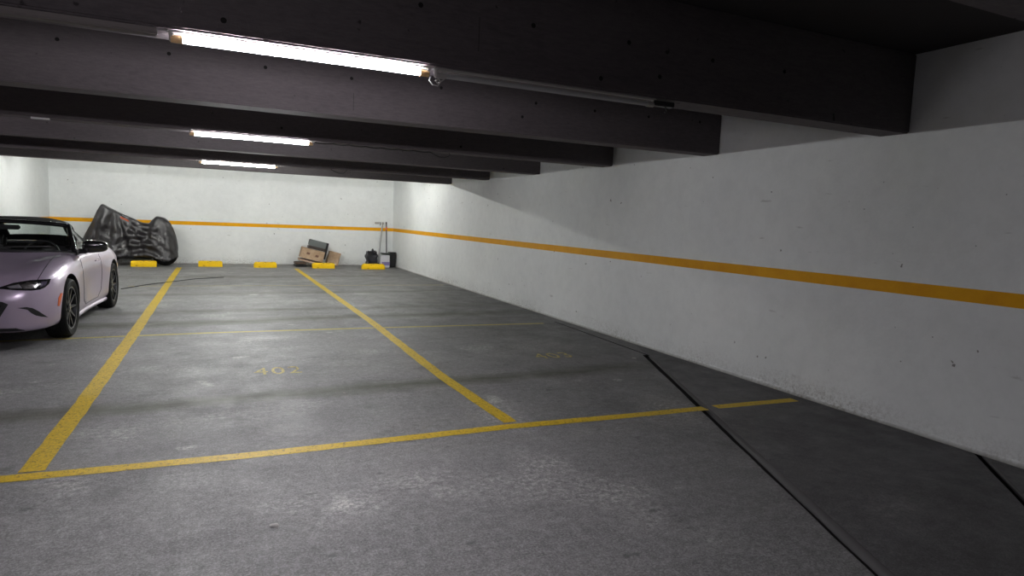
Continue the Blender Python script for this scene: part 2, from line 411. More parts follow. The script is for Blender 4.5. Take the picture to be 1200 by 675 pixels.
BEAM_Y = [-2.95, -.80, 1.25, 3.42, 5.53, 7.60, 9.80, 12.01, 14.30]
BD = .25
words = ['behind the camera, furthest forward', 'just behind the camera', 'first beam overhead at the top right corner',
         'nearest big beam, carrying the longest glowing tube', 'second beam back, plain underside, ends right of the middle',
         'third beam back, carrying the middle glowing tube', 'fourth beam back, with a plain underside',
         'fifth beam back, carrying the smallest glowing tube', 'last and lowest-looking beam before the white back wall']
beams = []
for y, wd in zip(BEAM_Y, words):
    bm = bmesh.new()
    box(bm, XL if y > 13 else XA, XR, y, y+BD, BZ, ZC, bev=.010)
    # slightly uneven formwork surface
    o = struct('ceiling_beam', bm, [M_beam, M_beam_lit])
    for p in o.data.polygons: p.material_index = 1 if p.normal.z < -.5 else 0     # light on the underside painted in as a paler copy of the concrete
    o['label'] = 'dark concrete ceiling beam, ' + wd
    beams.append(o)
def hole(beam, Y, x, y, r=.014):
    p = on_y(x, y, Y)
    bm = bmesh.new(); lathe(bm, [(r, -.0015), (r*.8, .0015)], 10)
    bmesh.ops.transform(bm, matrix=Matrix.Translation((p.x, Y-.001, p.z)) @ Matrix.Rotation(PI/2, 4, 'Z'), verts=bm.verts)
    obj('tie_hole', bm, M_groove, beam)
for x, y in ((493, 6), (625, 30), (737, 50), (835, 71), (919, 84), (704, 92), (773, 90), (262, 24)): hole(beams[3], BEAM_Y[3], x, y)
for x, y in ((67, 46), (198, 63), (311, 79), (412, 92), (517, 103), (628, 121), (697, 130), (760, 137), (612, 137), (820, 143)): hole(beams[4], BEAM_Y[4], x, y)
for x, y in ((540, 172), (330, 150)): hole(beams[5], BEAM_Y[5], x, y)
for x, z0, z1, b in ((1.30, 2.42, 2.6, 3), (1.02, 2.36, 2.50, 4)):
    obj('form_joint', bx(x-.0012, x+.0012, BEAM_Y[b]-.001, BEAM_Y[b]+.002, z0, z1), M_groove, beams[b])

# ------------------------------------------------------------------ strip lights
def strip(label, x0, y, zt, lit='near', L=1.2, group='fluorescent strip lights under the beams', top=BZ, wires=True):
    """open batten: slim spine, two lampholders, one T8 tube hung below"""
    t = thing('strip_light', label, 'light', (x0+L/2, y, top), 0, group)
    dz = zt-top
    obj('spine', bx(-L/2-.02, L/2+.02, -.016, .016, -.010 if dz > -.1 else dz+.03, 0, bev=.003), M_white, t)
    bm = bmesh.new(); tube(bm, [(-L/2+.03, 0, dz), (L/2-.03, 0, dz)], .014, 16)
    obj('tube', bm, M_tubes[lit] if lit else M_dead, t, 40)
    for s in (-1, 1):
        bm = bmesh.new(); tube(bm, [(s*(L/2-.045), 0, dz), (s*(L/2+.005), 0, dz)], .0175, 14)
        obj('tube_end', bm, M_cap if lit else M_white, t, 40)
        h = obj('lampholder', bx(s*(L/2+.004)-.008, s*(L/2+.004)+.008, -.015, .015, dz-.012, -.0, bev=.003), M_white, t)
    return t
YT = [BEAM_Y[3]+.045, BEAM_Y[5]+.03, BEAM_Y[7]+.03]
ZT = 2.274
s1 = strip('long glowing white fluorescent strip light under the nearest big beam', -.19, YT[0], ZT, 'near', 1.22)
strip('unlit grey fluorescent strip light continuing right of the nearest glowing tube', 1.08, YT[0], ZT, False, 1.42)
tag(obj('cable_duct', bx(-3.4, -.25, YT[0]-.03, YT[0]+.035, 2.280, 2.311, bev=.006), M_duct), 'flat grey-brown cable duct under the nearest big beam, left of its glowing tube', 'duct')
s2 = strip('glowing fluorescent strip light under the third beam back, middle sized of the three lit', -.26, YT[1], ZT, 'mid', 1.22)
s3 = strip('smallest and furthest glowing fluorescent strip light, under the fifth beam back', -.28, YT[2], ZT, 'far', 1.22)
# lights hidden behind the last beam, and an added fill light overhead
for nm, x, y, z in (('strip light out of view behind the last beam, by the right wall', 2.95, 16.45, 2.60),
                    ('strip light out of view behind the last beam, by the left wall', -3.15, 16.45, 2.60),
                    ('strip light out of view behind the last beam, in the middle', .0, 16.45, 2.60)):
    strip(nm, x, y, z, 'end', 1.22, 'strip lights hidden beyond the last beam', ZC)
strip('added fill light out of view under the beam just overhead of the camera', -1.2, BEAM_Y[2]+.12, ZT, 'behind', 1.22)  # unseen fill, added to brighten the nearest beam's front face
strip('strip light out of view over the aisle left of the parked car', -5.4, YT[1], ZT, 'aisle', 1.22)

def cable(name, label, pts, r, m):
    bm = bmesh.new(); tube(bm, pts, r, 8); o = obj(name, bm, m, None, 40); return tag(o, label, 'cable')
yb3 = BEAM_Y[5]+.05
pts = [(.99+.02*i*1.0, yb3+.004*math.sin(i), 2.299-.010*abs(math.sin(i*.33))) for i in range(68)]
x0 = pts[-1][0]
pts += [(x0+.03, yb3, 2.285), (x0+.07, yb3-.01, 2.262), (x0+.12, yb3-.012, 2.248), (x0+.18, yb3-.01, 2.246), (x0+.23, yb3, 2.262), (x0+.255, yb3, 2.29), (x0+.235, yb3, 2.306)]
cable('light_cable', 'thin black cable sagging in a loop under the third beam back', pts, .006, M_black)
yb5 = BEAM_Y[7]+.04
a5 = 2.0
pts = [(a5-.16, yb5, 2.305), (a5-.1, yb5, 2.27), (a5-.02, yb5, 2.245), (a5+.06, yb5, 2.25), (a5+.1, yb5, 2.28), (a5+.12, yb5, 2.306)]
cable('light_cable', 'short black cable loop hanging under the fifth beam back', pts, .007, M_black)
ex = 1.045; ey = YT[0]-.012
pts = [(ex, ey, 2.262), (ex-.012, ey-.01, 2.235), (ex+.006, ey-.015, 2.215), (ex+.035, ey-.012, 2.212), (ex+.052, ey-.01, 2.235), (ex+.04, ey-.012, 2.25), (ex+.02, ey-.016, 2.236), (ex+.035, ey-.01, 2.225), (ex+.07, ey, 2.25), (ex+.09, ey, 2.27)]
cable('light_cable', 'curled white wire at the right end of the nearest glowing tube', pts, .0035, M_white)
# loose connector block at the unlit fitting's right end
bm = bmesh.new(); box(bm, 2.50, 2.66, YT[0]-.02, YT[0]+.03, 2.268, 2.300, bev=.004); tube(bm, [(2.60, YT[0], 2.27), (2.62, YT[0], 2.245), (2.60, YT[0], 2.235)], .005, 8)
o = obj('connector_block', bm, M_black); tag(o, 'black cable connector under the nearest big beam beside the unlit tube', 'connector')
bm = bx(-1.62, -1.47, BEAM_Y[5]-.006+.03, BEAM_Y[5]+.05, 2.292, 2.310, bev=.003)
o = obj('mounting_clip', bm, M_clear); tag(o, 'small pale plastic strip stuck under the third beam back, above the car', 'clip')

# ------------------------------------------------------------------ wheel stops
def stop(x0, x1, ymid, label, rot=0, rounded=0):
    L = x1-x0; bm = bmesh.new()
    prof = [(-.085, 0), (-.085, .03), (-.07, .11), (-.05, .145), (0, .155), (.05, .145), (.07, .11), (.085, .03), (.085, 0)]
    rings = []; N = 14
    for i in range(N+1):
        t = i/N; e = 1-.14*max(0, (abs(t-.5)*2-.86)/.14)**2*(1+rounded)
        rings.append([bm.verts.new((-L/2+L*t, p[0]*e+.002*noise.noise(Vector((t*9, p[0]*40, x0)))*(1+2*rounded), p[1]*(e if p[1] > .05 else 1)*(1+.04*rounded*noise.noise(Vector((t*6, x0, p[0]*9)))))) for p in prof])
    for a, b in zip(rings, rings[1:]):
        for k in range(len(prof)-1): bm.faces.new((a[k], a[k+1], b[k+1], b[k]))
        bm.faces.new((a[-1], a[0], b[0], b[-1]))
    bm.faces.new(rings[0]); bm.faces.new(rings[-1][::-1])
    t = thing('wheel_stop', label, 'wheel stop', ((x0+x1)/2, ymid, 0), R(rot), 'yellow wheel stops along the back wall')
    obj('block', bm, M_stop, t, 40)
    for s in (-.3, .3):
        b2 = bmesh.new(); lathe(b2, [(.012, .150), (.012, .158), (.004, .160)], 10, 'Z')
        bmesh.ops.translate(b2, verts=b2.verts, vec=(s*L, 0, 0)); obj('bolt', b2, M_black, t, 40)
    return t
stop(-2.00, -1.43, 18.72, 'yellow concrete wheel stop in front of the covered motorcycle')
stop(-.48, .10, 18.90, 'yellow wheel stop just right of the left bay line, against the bare back wall')
stop(.87, 1.45, 18.72, 'chipped yellow wheel stop left of the cardboard boxes, standing alone', 1, 1)
stop(2.37, 2.97, 18.60, 'yellow wheel stop in front of the stacked cardboard boxes')
stop(3.70, 4.36, 18.45, 'worn yellow wheel stop in the corner, before the black bag and bucket', -1, 1.5)

# ------------------------------------------------------------------ covered motorcycle
MY = 19.12
tx = [-3.12, -3.02, -2.86, -2.72, -2.64, -2.50, -2.20, -1.95, -1.76, -1.64, -1.54, -1.43, -1.30, -1.18, -1.08, -1.00, -.96]
tz = [.55, .78, 1.10, 1.42, 1.53, 1.46, 1.30, 1.19, 1.10, 1.09, 1.19, 1.275, 1.255, 1.17, 1.00, .76, .50]
hz_x = [-3.12, -2.7, -2.4, -2.0, -1.6, -1.45, -1.2, -.96]; hz_z = [.30, .26, .22, .21, .24, .20, .14, .22]
def drape(name, m):
    bm = bmesh.new(); NX, NV = 130, 60; rows = []
    for i in range(NX+1):
        u = i/NX; x = -3.12+u*(3.12-.96)
        top = cspline(tx, tz, x); hem = cspline(hz_x, hz_z, x) + .012*math.sin(x*23)+.01*noise.noise(Vector((x*6, 0, 0)))
        endf = min(1, (x+3.12)/.25, (-.96-x)/.18); endf = max(0.02, endf)**.5
        dtop = (.10 + .10*math.exp(-((x+2.55)/.25)**2) + .05*math.exp(-((x+1.4)/.3)**2))*endf
        dbot = (.30+.06*math.sin(x*3.1))*endf
        row = []
        for j in range(NV+1):
            v = j/NV*2-1; s = abs(v); sg = -1 if v < 0 else 1   # v<0 : the camera side
            if s < .22: k = s/.22; yy = sg*dtop*math.sin(k*PI/2); zz = top - (1-math.cos(k*PI/2))*.05
            else:
                k = (s-.22)/.78; yy = sg*(dtop+(dbot-dtop)*k**.8); zz = top-.05+(hem-top+.05)*k
            # hanging folds: fanning from the handlebar peak and the tail
            fall = max(0, min(1, (s-.2)/.3))
            a1 = math.atan2(top-zz+.25, (x+2.35)); a2 = math.atan2(top-zz+.35, (x+1.35))
            f = .022*math.sin(a1*17+.8*noise.noise(Vector((x*2, zz*2, 3))))*math.exp(-((x+2.2)/.7)**2) + .020*math.sin(a2*14+1)*math.exp(-((x+1.3)/.5)**2)
            # swags slung between the two humps
            f += .022*math.sin((zz+.55*(x+1.85)**2)*26+1.5*noise.noise(Vector((x*2.5, zz, 9))))*math.exp(-((x+1.8)/.42)**2)
            f += .03*noise.noise(Vector((x*4, zz*4, 5+sg)))+.012*noise.noise(Vector((x*13, zz*9, 2+sg)))
            yy += sg*f*1.9*fall*endf
            row.append(bm.verts.new((x+1.95+.012*noise.noise(Vector((x*5, zz*7, 1)))*fall, yy, zz)))
        rows.append(row)
    for a, b in zip(rows, rows[1:]):
        for j in range(NV): bm.faces.new((a[j], a[j+1], b[j+1], b[j]))
    return bm
cov = thing('motorcycle_cover', 'black draped cover with folds over a motorcycle by the back wall', 'cover', (-1.95, MY, 0))
sh = obj('cover_sheet', drape('cover', M_fab), M_fab, cov, 180)
md = sh.modifiers.new('s', 'SOLIDIFY'); md.thickness = .004
# orange patch with white edge near the peak, hugging the sheet's shoulder
def hug(x0, x1, z0, z1, off, mt, nm):
    bm = bmesh.new(); bv = BVHTree.FromObject(sh, bpy.context.evaluated_depsgraph_get()); N = 8; g_ = []
    for i in range(N+1):
        row = []
        for j in range(N+1):
            x = x0+(x1-x0)*i/N; z = z0+(z1-z0)*j/N - .52*(x-x0)
            h = bv.ray_cast(Vector((x+1.95, -1.5, z)), Vector((0, 1, 0)))
            row.append(bm.verts.new((x+1.95, (h[0].y if h[0] else 0)-off, z)))
        g_.append(row)
    for a, b in zip(g_, g_[1:]):
        for j in range(N): bm.faces.new((a[j], a[j+1], b[j+1], b[j]))
    bmesh.ops.solidify(bm, geom=bm.faces[:], thickness=.003)
    return obj(nm, bm, mt, cov)
bpy.context.view_layer.update()
hug(-2.24, -2.06, 1.20, 1.245, .006, M_orn, 'orange_label')
hug(-2.20, -2.06, 1.262, 1.275, .006, M_lbl, 'white_label')
moto = thing('motorcycle', 'dark motorcycle wheels and frame showing beneath the black cover', 'motorcycle', (-1.95, MY, 0))
def moto_wheel(x):
    bm = bmesh.new(); lathe(bm, [(.22, -.05), (.27, -.055), (.30, -.035), (.308, 0), (.30, .035), (.27, .055), (.22, .05)], 36, closed=True)
    M = Matrix.Translation((x, 0, .308)) @ Matrix.Rotation(PI/2, 4, 'Z')
    bmesh.ops.transform(bm, matrix=M, verts=bm.verts); o = obj('wheel', bm, M_rub, moto, 40)
    b2 = bmesh.new(); lathe(b2, [(.225, -.03), (.225, .03), (.20, .03), (.20, -.03)], 36, closed=True)
    for k in range(5):
        a = k*2*PI/5; tube(b2, [(0, .03*math.cos(a), .03*math.sin(a)), (0, .21*math.cos(a), .21*math.sin(a))], .014, 8)
    tube(b2, [(-.06, 0, 0), (.06, 0, 0)], .035, 16)
    bmesh.ops.transform(b2, matrix=M, verts=b2.verts); obj('rim', b2, M_rim, o, 40)
moto_wheel(-.62); moto_wheel(.68)
bm = bmesh.new(); box(bm, -.38, .42, -.14, .14, .16, .50, bev=.04); obj('engine', bm, M_black, moto)
bm = bmesh.new(); tube(bm, [(-.62, 0, .31), (-.50, 0, .75), (-.42, 0, 1.0)], .03, 10); obj('fork', bm, M_black, moto, 40)
bm = bmesh.new(); tube(bm, [(.68, .09, .31), (.2, .07, .34)], .025, 8); tube(bm, [(.68, -.09, .31), (.2, -.07, .34)], .025, 8); obj('swingarm', bm, M_black, moto, 40)
bm = bmesh.new(); tube(bm, [(-.1, -.16, .24), (.3, -.18, .22), (.8, -.17, .26)], [.03, .04, .05], 12); obj('exhaust', bm, M_black, moto, 40)

# ------------------------------------------------------------------ boxes in front of the back wall
def rotbox(name, label, cat, c, size, rot, m, top=True, parts=()):
    t = thing(name, label, cat, c); t.rotation_euler = rot; sx, sy, sz = size
    return t, sx, sy, sz
# dark flattened case on the floor
t, sx, sy, sz = rotbox('dark_case', 'black and brown flat case lying on the floor under the cardboard boxes', 'case', (2.30, 19.28, 0.0), (.62, .4, .15), (0, 0, R(2)), None)
obj('lower_shell', bx(-.34, -.02, -.22, .22, .0, .058, bev=.015), M_black, t)
obj('upper_shell', bx(-.33, -.03, -.21, .21, .066, .132, bev=.015), mat('brown_vinyl', (.10, .065, .045), .45), t)
obj('handle', tube(bmesh.new(), [(-.24, -.205, .062), (-.24, -.24, .062), (-.12, -.24, .062), (-.12, -.205, .062)], .01, 8), M_black, t, 40)
# large cardboard box tilted on it
t, sx, sy, sz = rotbox('cardboard_box', 'large tilted brown cardboard box leaning down to the right, below the grey case', 'box', (2.10, 19.28, .272), (.7, .4, .3), (0, R(14), 0), None)
obj('carton', bx(0, .63, -.19, .19, -.0, .30, bev=.006), M_card, t)
obj('flap', bx(.0, .63, -.196, .0, .300, .304), M_card, t)
for x, zc in ((.19, .16), (.44, .14)):
    obj('printed_mark', bx(x-.045, x+.045, -.1925, -.1900, zc-.03, zc+.03), mat('brown_print', (.17, .09, .06), .8), t)
t, sx, sy, sz = rotbox('cardboard_sheet', 'flat tan cardboard sheet wedged under the large tilted cardboard box', 'cardboard', (2.07, 19.28, .184), (.7, .4, .1), (0, R(13.2), 0), None)
obj('sheet', bx(0, .66, -.20, .20, 0, .064, bev=.005), mat('tan_card', (.50, .36, .27), .8), t)
obj('folded_edge', bx(.0, .66, -.206, -.199, .048, .066), mat('dark_fold', (.10, .06, .05), .8), t)
# box at right
t, sx, sy, sz = rotbox('cardboard_box', 'smaller cardboard box leaning to the right behind the grey case', 'box', (2.885, 19.50, .082), (.4, .3, .3), (0, R(14), 0), None)
obj('carton', bx(0, .32, -.10, .16, .0, .37, bev=.006), M_card, t)
obj('flap', bx(.0, .32, -.11, -.10, .27, .38), M_card, t)
# grey case on top
t, sx, sy, sz = rotbox('grey_case', 'grey hard case with dark trim resting tilted on top of the cardboard boxes', 'case', (2.330, 19.30, .532), (.4, .2, .3), (0, R(13), 0), None)
obj('shell', bx(0, .47, -.14, .16, .08, .26, bev=.015), M_grey, t)
obj('trim_band', bx(-.004, .474, -.15, .165, .0, .078, bev=.01), mat('dark_trim', (.045, .032, .026), .6), t)
obj('side_panel', bx(.478, .525, -.16, .165, -.22, .262, bev=.01), M_black, t)
# ------------------------------------------------------------------ corner: bag, bucket, bin, broom, dustpan handle
def crumple(bm, amt, sc, seed=0):
    for v in bm.verts:
        n = Vector((noise.noise(v.co*sc+Vector((seed, 0, 0))), noise.noise(v.co*sc+Vector((0, seed+7, 0))), noise.noise(v.co*sc+Vector((0, 3, seed+2)))))
        v.co += n*amt
t = thing('black_bag', 'shiny black plastic bag standing behind the corner wheel stop', 'bag', (4.13, 19.2, 0))
bm = bmesh.new(); box(bm, -.13, .15, -.15, .15, 0, .47); bmesh.ops.subdivide_edges(bm, edges=bm.edges[:], cuts=10, use_grid_fill=True); crumple(bm, .055, 8, 2)
for v in bm.verts: v.co.z = max(v.co.z, 0)
obj('bag_body', bm, M_bag, t, 60)
bm = bmesh.new(); tube(bm, [(.02, -.02, .42), (.05, 0, .50), (.02, 0, .53)], [.05, .025, .04], 10); obj('bag_knot', bm, M_bag, t, 60)
t = thing('carton', 'white carton with a violet label and dark lid in the corner beside the bag', 'box', (4.505, 19.12, 0), R(-2))
obj('box_body', bx(-.135, .135, -.12, .12, 0, .37, bev=.01), M_lbl, t)
obj('lid', bx(-.14, .125, -.14, .14, .385, .43, bev=.012, mat=Matrix.Rotation(R(4), 4, 'Y')), mat('dark_green_lid', (.03, .035, .032), .4), t)
obj('violet_label', bx(-.10, .14, -.1225, -.12, .07, .17), M_purple, t)
t = thing('waste_bin', 'tall narrow black bin standing right in the corner of the walls', 'bin', (4.772, 19.30, 0))
bm = bmesh.new()
b_ = [bm.verts.new((x, y, 0)) for x, y in ((-.085, -.12), (.085, -.12), (.085, .12), (-.085, .12))]
tp = [bm.verts.new((x, y, .40)) for x, y in ((-.105, -.14), (.105, -.14), (.105, .14), (-.105, .14))]
for k in range(4): bm.faces.new((b_[k], b_[(k+1) % 4], tp[(k+1) % 4], tp[k]))
bm.faces.new(b_); bm.faces.new(tp)
bmesh.ops.bevel(bm, geom=bm.edges[:], offset=.02, segments=2, affect='EDGES'); obj('bin_body', bm, M_black, t, 40)
obj('bin_lid', bx(-.11, .11, -.145, .145, .402, .45, bev=.02), M_black, t)
t = thing('broom', 'upright broom with a dark grey pole leaning in the corner', 'broom', (4.665, 19.53, 0))
obj('pole', tube(bmesh.new(), [(0, 0, .18), (.02, .20, 1.28)], .019, 10), mat('dark_pole', (.09, .09, .095), .35), t, 40)
obj('hanging_cap', tube(bmesh.new(), [(.02, .20, 1.28), (.021, .21, 1.34)], .021, 10), M_black, t, 40)
obj('grip', tube(bmesh.new(), [(.017, .170, 1.10), (.019, .186, 1.19)], .024, 10), M_orn, t, 40)
obj('brush_head', bx(-.10, .10, -.03, .03, .14, .19, bev=.01), M_black, t)
bm = bmesh.new()
for i in range(14):
    for j in (-.018, 0, .018):
        x = -.09+.18*i/13; tube(bm, [(x, j, .14), (x*1.12+rnd.uniform(-.005, .005), j*1.6, .0)], .006, 5)
tag(obj('bristles', bm, mat('bristle', (.05, .05, .05), .8), t))
t = thing('dustpan', 'long-handled dustpan, pale grey handle leaning left of the broom', 'dustpan', (4.43, 19.50, 0))
bm = bmesh.new()
box(bm, -.11, .11, -.12, .10, 0, .008); box(bm, -.11, -.102, -.12, .10, .008, .09); box(bm, .102, .11, -.12, .10, .008, .09); box(bm, -.102, .102, .092, .10, .008, .11)
obj('pan', bm, M_black, t)
obj('pole', tube(bmesh.new(), [(0, .096, .10), (.05, .16, .70), (.13, .22, 1.20)], .024, 10), M_tin, t, 40)
obj('grip', tube(bmesh.new(), [(.13, .22, 1.20), (.145, .23, 1.30)], .018, 10), M_white, t, 40)
# small tap / hook on the back wall beside the corner
t = thing('wall_hook', 'small white plate and hook on the back wall above the orange stripe', 'hook', (4.43, YB, 1.30))
obj('plate', bx(-.09, .05, -.012, 0, -.03, .03, bev=.004), M_white, t)
obj('hook', tube(bmesh.new(), [(.07, 0, .02), (.07, -.05, .02), (.07, -.055, -.05), (.07, -.03, -.06)], .012, 8), M_black, t, 40)
o = obj('wall_plate', bx(.12, .19, -.012, 0, -.04, .03, bev=.004), M_white, t)

# ------------------------------------------------------------------ the roadster
CAR = thing('sports_car', 'silver-lilac two-seat convertible with black soft top parked at the left edge', 'car', (-2.42, 8.72, 0), R(-2.4), scale=1.06)
T = [ # y, W, zb, zm, xs, zs, xc, zc, xh, zh, zt
 (-.800, .32, .29, .38, .29, .44, .24, .475, .13, .485, .485),
 (-.775, .49, .21, .38, .45, .50, .38, .535, .20, .55, .55),
 (-.73, .62, .175, .38, .58, .55, .48, .605, .25, .61, .615),
 (-.65, .73, .165, .39, .69, .60, .58, .66, .30, .665, .67),
 (-.52, .80, .16, .41, .76, .655, .65, .715, .35, .71, .715),
 (-.30, .85, .17, .46, .80, .70, .68, .775, .40, .75, .765),
 (.0, .868, .18, .50, .82, .74, .69, .825, .42, .79, .805),
 (.35, .862, .17, .50, .81, .765, .70, .845, .42, .83, .845),
 (.62, .850, .16, .48, .80, .78, .71, .850, .42, .875, .885),
 (.95, .842, .16, .46, .80, .785, .73, .850, .45, .86, .86),
 (1.4, .845, .16, .46, .80, .785, .73, .850, .45, .86, .86),
 (1.9, .862, .17, .50, .81, .80, .71, .865, .45, .88, .885),
 (2.31, .870, .18, .52, .80, .81, .68, .875, .45, .90, .905),
 (2.7, .84, .20, .52, .77, .785, .64, .86, .40, .895, .90),
 (2.95, .78, .24, .52, .71, .745, .58, .83, .35, .87, .88),
 (3.08, .70, .29, .50, .63, .69, .50, .76, .30, .80, .81),
 (3.125, .55, .35, .50, .50, .62, .40, .68, .20, .70, .70)]
YS = [r[0] for r in T]
def car_sec(y):
    W, zb, zm, xs, zs, xc, zc, xh, zh, zt = [cspline(YS, [r[k] for r in T], y) for k in range(1, 11)]
    tuck = .035*math.exp(-((y-1.15)/.5)**2)
    P = [(0, zb), (W*.72, zb), (W*.94, zb+.025), (W*.985-tuck*.5, zb+.10), (W-tuck, zm), (W*.985-tuck*.2, (zm+zs)/2+.02), (xs, zs), (xc, zc), (xh, zh), (0, zt)]
    return P
def dense(P, n=6):
    d = [0]
    for a, b in zip(P, P[1:]): d.append(d[-1]+math.dist(a, b)+1e-6)
    out = []
    for i in range(len(P)-1):
        for k in range(n):
            s = d[i]+(d[i+1]-d[i])*k/n; out.append((cspline(d, [p[0] for p in P], s), cspline(d, [p[1] for p in P], s)))
    out.append(P[-1]); return out
bm = bmesh.new(); rings = []
ys = []
y = -.80
for a, b in zip(YS, YS[1:]):
    n = max(2, int((b-a)/.045)); ys += [a+(b-a)*k/n for k in range(n)]
ys.append(YS[-1])
for y in ys:
    H = dense(car_sec(y)); ring = [(x, z) for x, z in H] + [(-x, z) for x, z in H[-2:0:-1]]
    rings.append([bm.verts.new((x, y, z)) for x, z in ring])
for a, b in zip(rings, rings[1:]):
    n = len(a)
    for k in range(n): bm.faces.new((a[k], a[(k+1) % n], b[(k+1) % n], b[k]))
bm.faces.new(rings[0]); bm.faces.new(rings[-1][::-1])
body = obj('body', bm, [M_paint, M_black], CAR, 50)
body.parent = None
WR = .312
cut = []
for yc in (0, 2.31):
    for s in (-1, 1):
        b2 = bmesh.new(); lathe(b2, [(.352, s*.56), (.352, s*1.2)], 48)
        bmesh.ops.translate(b2, verts=b2.verts, vec=(0, yc, .325)); cut.append(obj('c', b2, M_black))
b2 = bmesh.new(); box(b2, -.60, .60, .80, 2.05, .40, 1.5); cut.append(obj('c', b2, M_black))
boolean(body, cut)
me = body.data
while len(me.materials) < 2: me.materials.append(M_black)
me.materials[0] = M_paint; me.materials[1] = M_black
for p in me.polygons:
    c = p.center; dk = False
    for yc in (0, 2.31):
        if abs(c.x) < .872 and (math.hypot(c.y-yc, c.z-.325) < .3525) and abs(c.x) > .50: dk = True
    if abs(c.x) < .602 and .798 < c.y < 2.052 and c.z > .39 and (abs(c.x) > .598 or c.y < .803 or c.y > 2.047 or c.z < .41): dk = True
    if c.z < .17 and abs(p.normal.z) > .6: dk = True
    p.material_index = 1 if dk else 0
me.shade_smooth(); me.set_sharp_from_angle(angle=R(38))
body.parent = CAR
bpy.context.view_layer.update()
bv = BVHTree.FromPolygons([v.co for v in me.vertices], [tuple(p.vertices) for p in me.polygons])
CM = CAR.matrix_world.copy(); CI = CM.inverted()
def hit_px(x, y):
    o_ = CI @ Vector((0, 0, CZ)); d = (CI.to_3x3() @ ray(x, y)).normalized()
    h = bv.ray_cast(o_, d); return (h[0], h[1]) if h[0] else None
def hit_front(x, z):
    h = bv.ray_cast(Vector((x, -2, z)), Vector((0, 1, 0))); return (h[0], h[1]) if h[0] else None
def hit_side(y, z):
    h = bv.ray_cast(Vector((2, y, z)), Vector((-1, 0, 0))); return (h[0], h[1]) if h[0] else None
def hit_top(x, y):
    h = bv.ray_cast(Vector((x, y, 2)), Vector((0, 0, -1))); return (h[0], h[1]) if h[0] else None
def inside(p, poly):
    c = False; n = len(poly)
    for i in range(n):
        a, b = poly[i], poly[(i+1) % n]
        if (a[1] > p[1]) != (b[1] > p[1]) and p[0] < (b[0]-a[0])*(p[1]-a[1])/(b[1]-a[1])+a[0]: c = not c
    return c
def patch(poly, hit, off, th, m, name, parent, n=26, mirror=False):
    """panel of real thickness wrapped on the body inside a 2-D outline"""
    bm = bmesh.new(); P = []
    for i in range(len(poly)):
        a, b = poly[i], poly[(i+1) % len(poly)]
        for k in range(4): P.append((a[0]+(b[0]-a[0])*k/4, a[1]+(b[1]-a[1])*k/4))
    vs_ = [bm.verts.new((x, y, 0)) for x, y in P]
    f = bm.faces.new(vs_); bmesh.ops.triangulate(bm, faces=[f])
    x0 = min(p[0] for p in P); x1 = max(p[0] for p in P); y0 = min(p[1] for p in P); y1 = max(p[1] for p in P)
    for k in range(1, n):
        bmesh.ops.bisect_plane(bm, geom=bm.verts[:]+bm.edges[:]+bm.faces[:], plane_co=(x0+(x1-x0)*k/n, 0, 0), plane_no=(1, 0, 0), dist=1e-5)
    for k in range(1, n//2):
        bmesh.ops.bisect_plane(bm, geom=bm.verts[:]+bm.edges[:]+bm.faces[:], plane_co=(0, y0+(y1-y0)*k/(n//2), 0), plane_no=(0, 1, 0), dist=1e-5)
    kill = []; nrm = {}
    for v in bm.verts:
        h = hit(v.co.x, v.co.y)
        if h is None: kill.append(v); continue
        v.co = h[0]+h[1]*off; nrm[v] = h[1].copy()
    bmesh.ops.delete(bm, geom=kill, context='VERTS')
    faces = bm.faces[:]; up = {v: bm.verts.new(v.co+nrm[v]*th) for v in list(nrm) if v.is_valid}
    edge = [e for e in bm.edges if len(e.link_faces) == 1]
    for f in faces:
        try: bm.faces.new([up[v] for v in f.verts])
        except Exception: pass
    for e in edge:
        a, b = e.verts
        try: bm.faces.new((a, b, up[b], up[a]))
        except Exception: pass
    if mirror:
        for v in bm.verts: v.co.x *= -1
    return obj(name, bm, m, parent, 40)
def seam(pts, hit, r, parent, name='panel_gap', m=None, mirror=True):
    for s in ((1, -1) if mirror else (1,)):
        bm = bmesh.new(); Q = []
        for a, b in zip(pts, pts[1:]):
            for k in range(8):
                h = hit(a[0]+(b[0]-a[0])*k/8, a[1]+(b[1]-a[1])*k/8)
                if h: Q.append(Vector((h[0].x*s, h[0].y, h[0].z)))
        if len(Q) > 2: tube(bm, Q, r, 6); obj(name, bm, m or M_seam, parent)
        else: bm.free()
# --- headlights
HL = [(-6, 338.5), (4, 335.5), (15, 331.8), (35, 328.6), (59.5, 327.0), (57, 333), (52, 337.3), (46, 339.6), (36, 340.6), (18, 340.2), (4, 338.9)]
for mir in (False, True):
    hd = patch(HL, hit_px, -.004, .007, M_gloss, 'headlight', CAR, 24, mir)
    patch([(24, 335.0), (32, 331.0), (43, 330.5), (44, 334.5), (39, 338.5), (28, 338.8)], hit_px, .0035, .006, M_chrome, 'projector', hd, 10, mir)
    patch([(8, 336.4), (22, 333.5), (26, 338.0), (12, 338.2)], hit_px, .0035, .004, mat('lamp_reflector', (.30, .29, .33), .25, metal=.6), 'reflector', hd, 8, mir)
    patch([(48, 330.5), (55, 329.5), (53, 334), (46, 337.5)], hit_px, .0035, .004, mat('lamp_bezel', (.06, .05, .08), .2), 'bezel', hd, 8, mir)
    patch([(20, 361), (31, 359.8), (38, 361.0), (45, 364.5), (51, 368.5), (56.5, 371.8), (49, 371.2), (42, 369.8), (37, 367.2), (32, 363)], hit_px, -.004, .006, M_black, 'bumper_vent', CAR, 16, mir)
    patch([(67.5, 358.5), (68.5, 349), (71, 343.5), (72.8, 343.5), (71.2, 351), (69.5, 358.5)], hit_px, .0, .005, M_amber, 'side_marker', CAR, 8, mir)
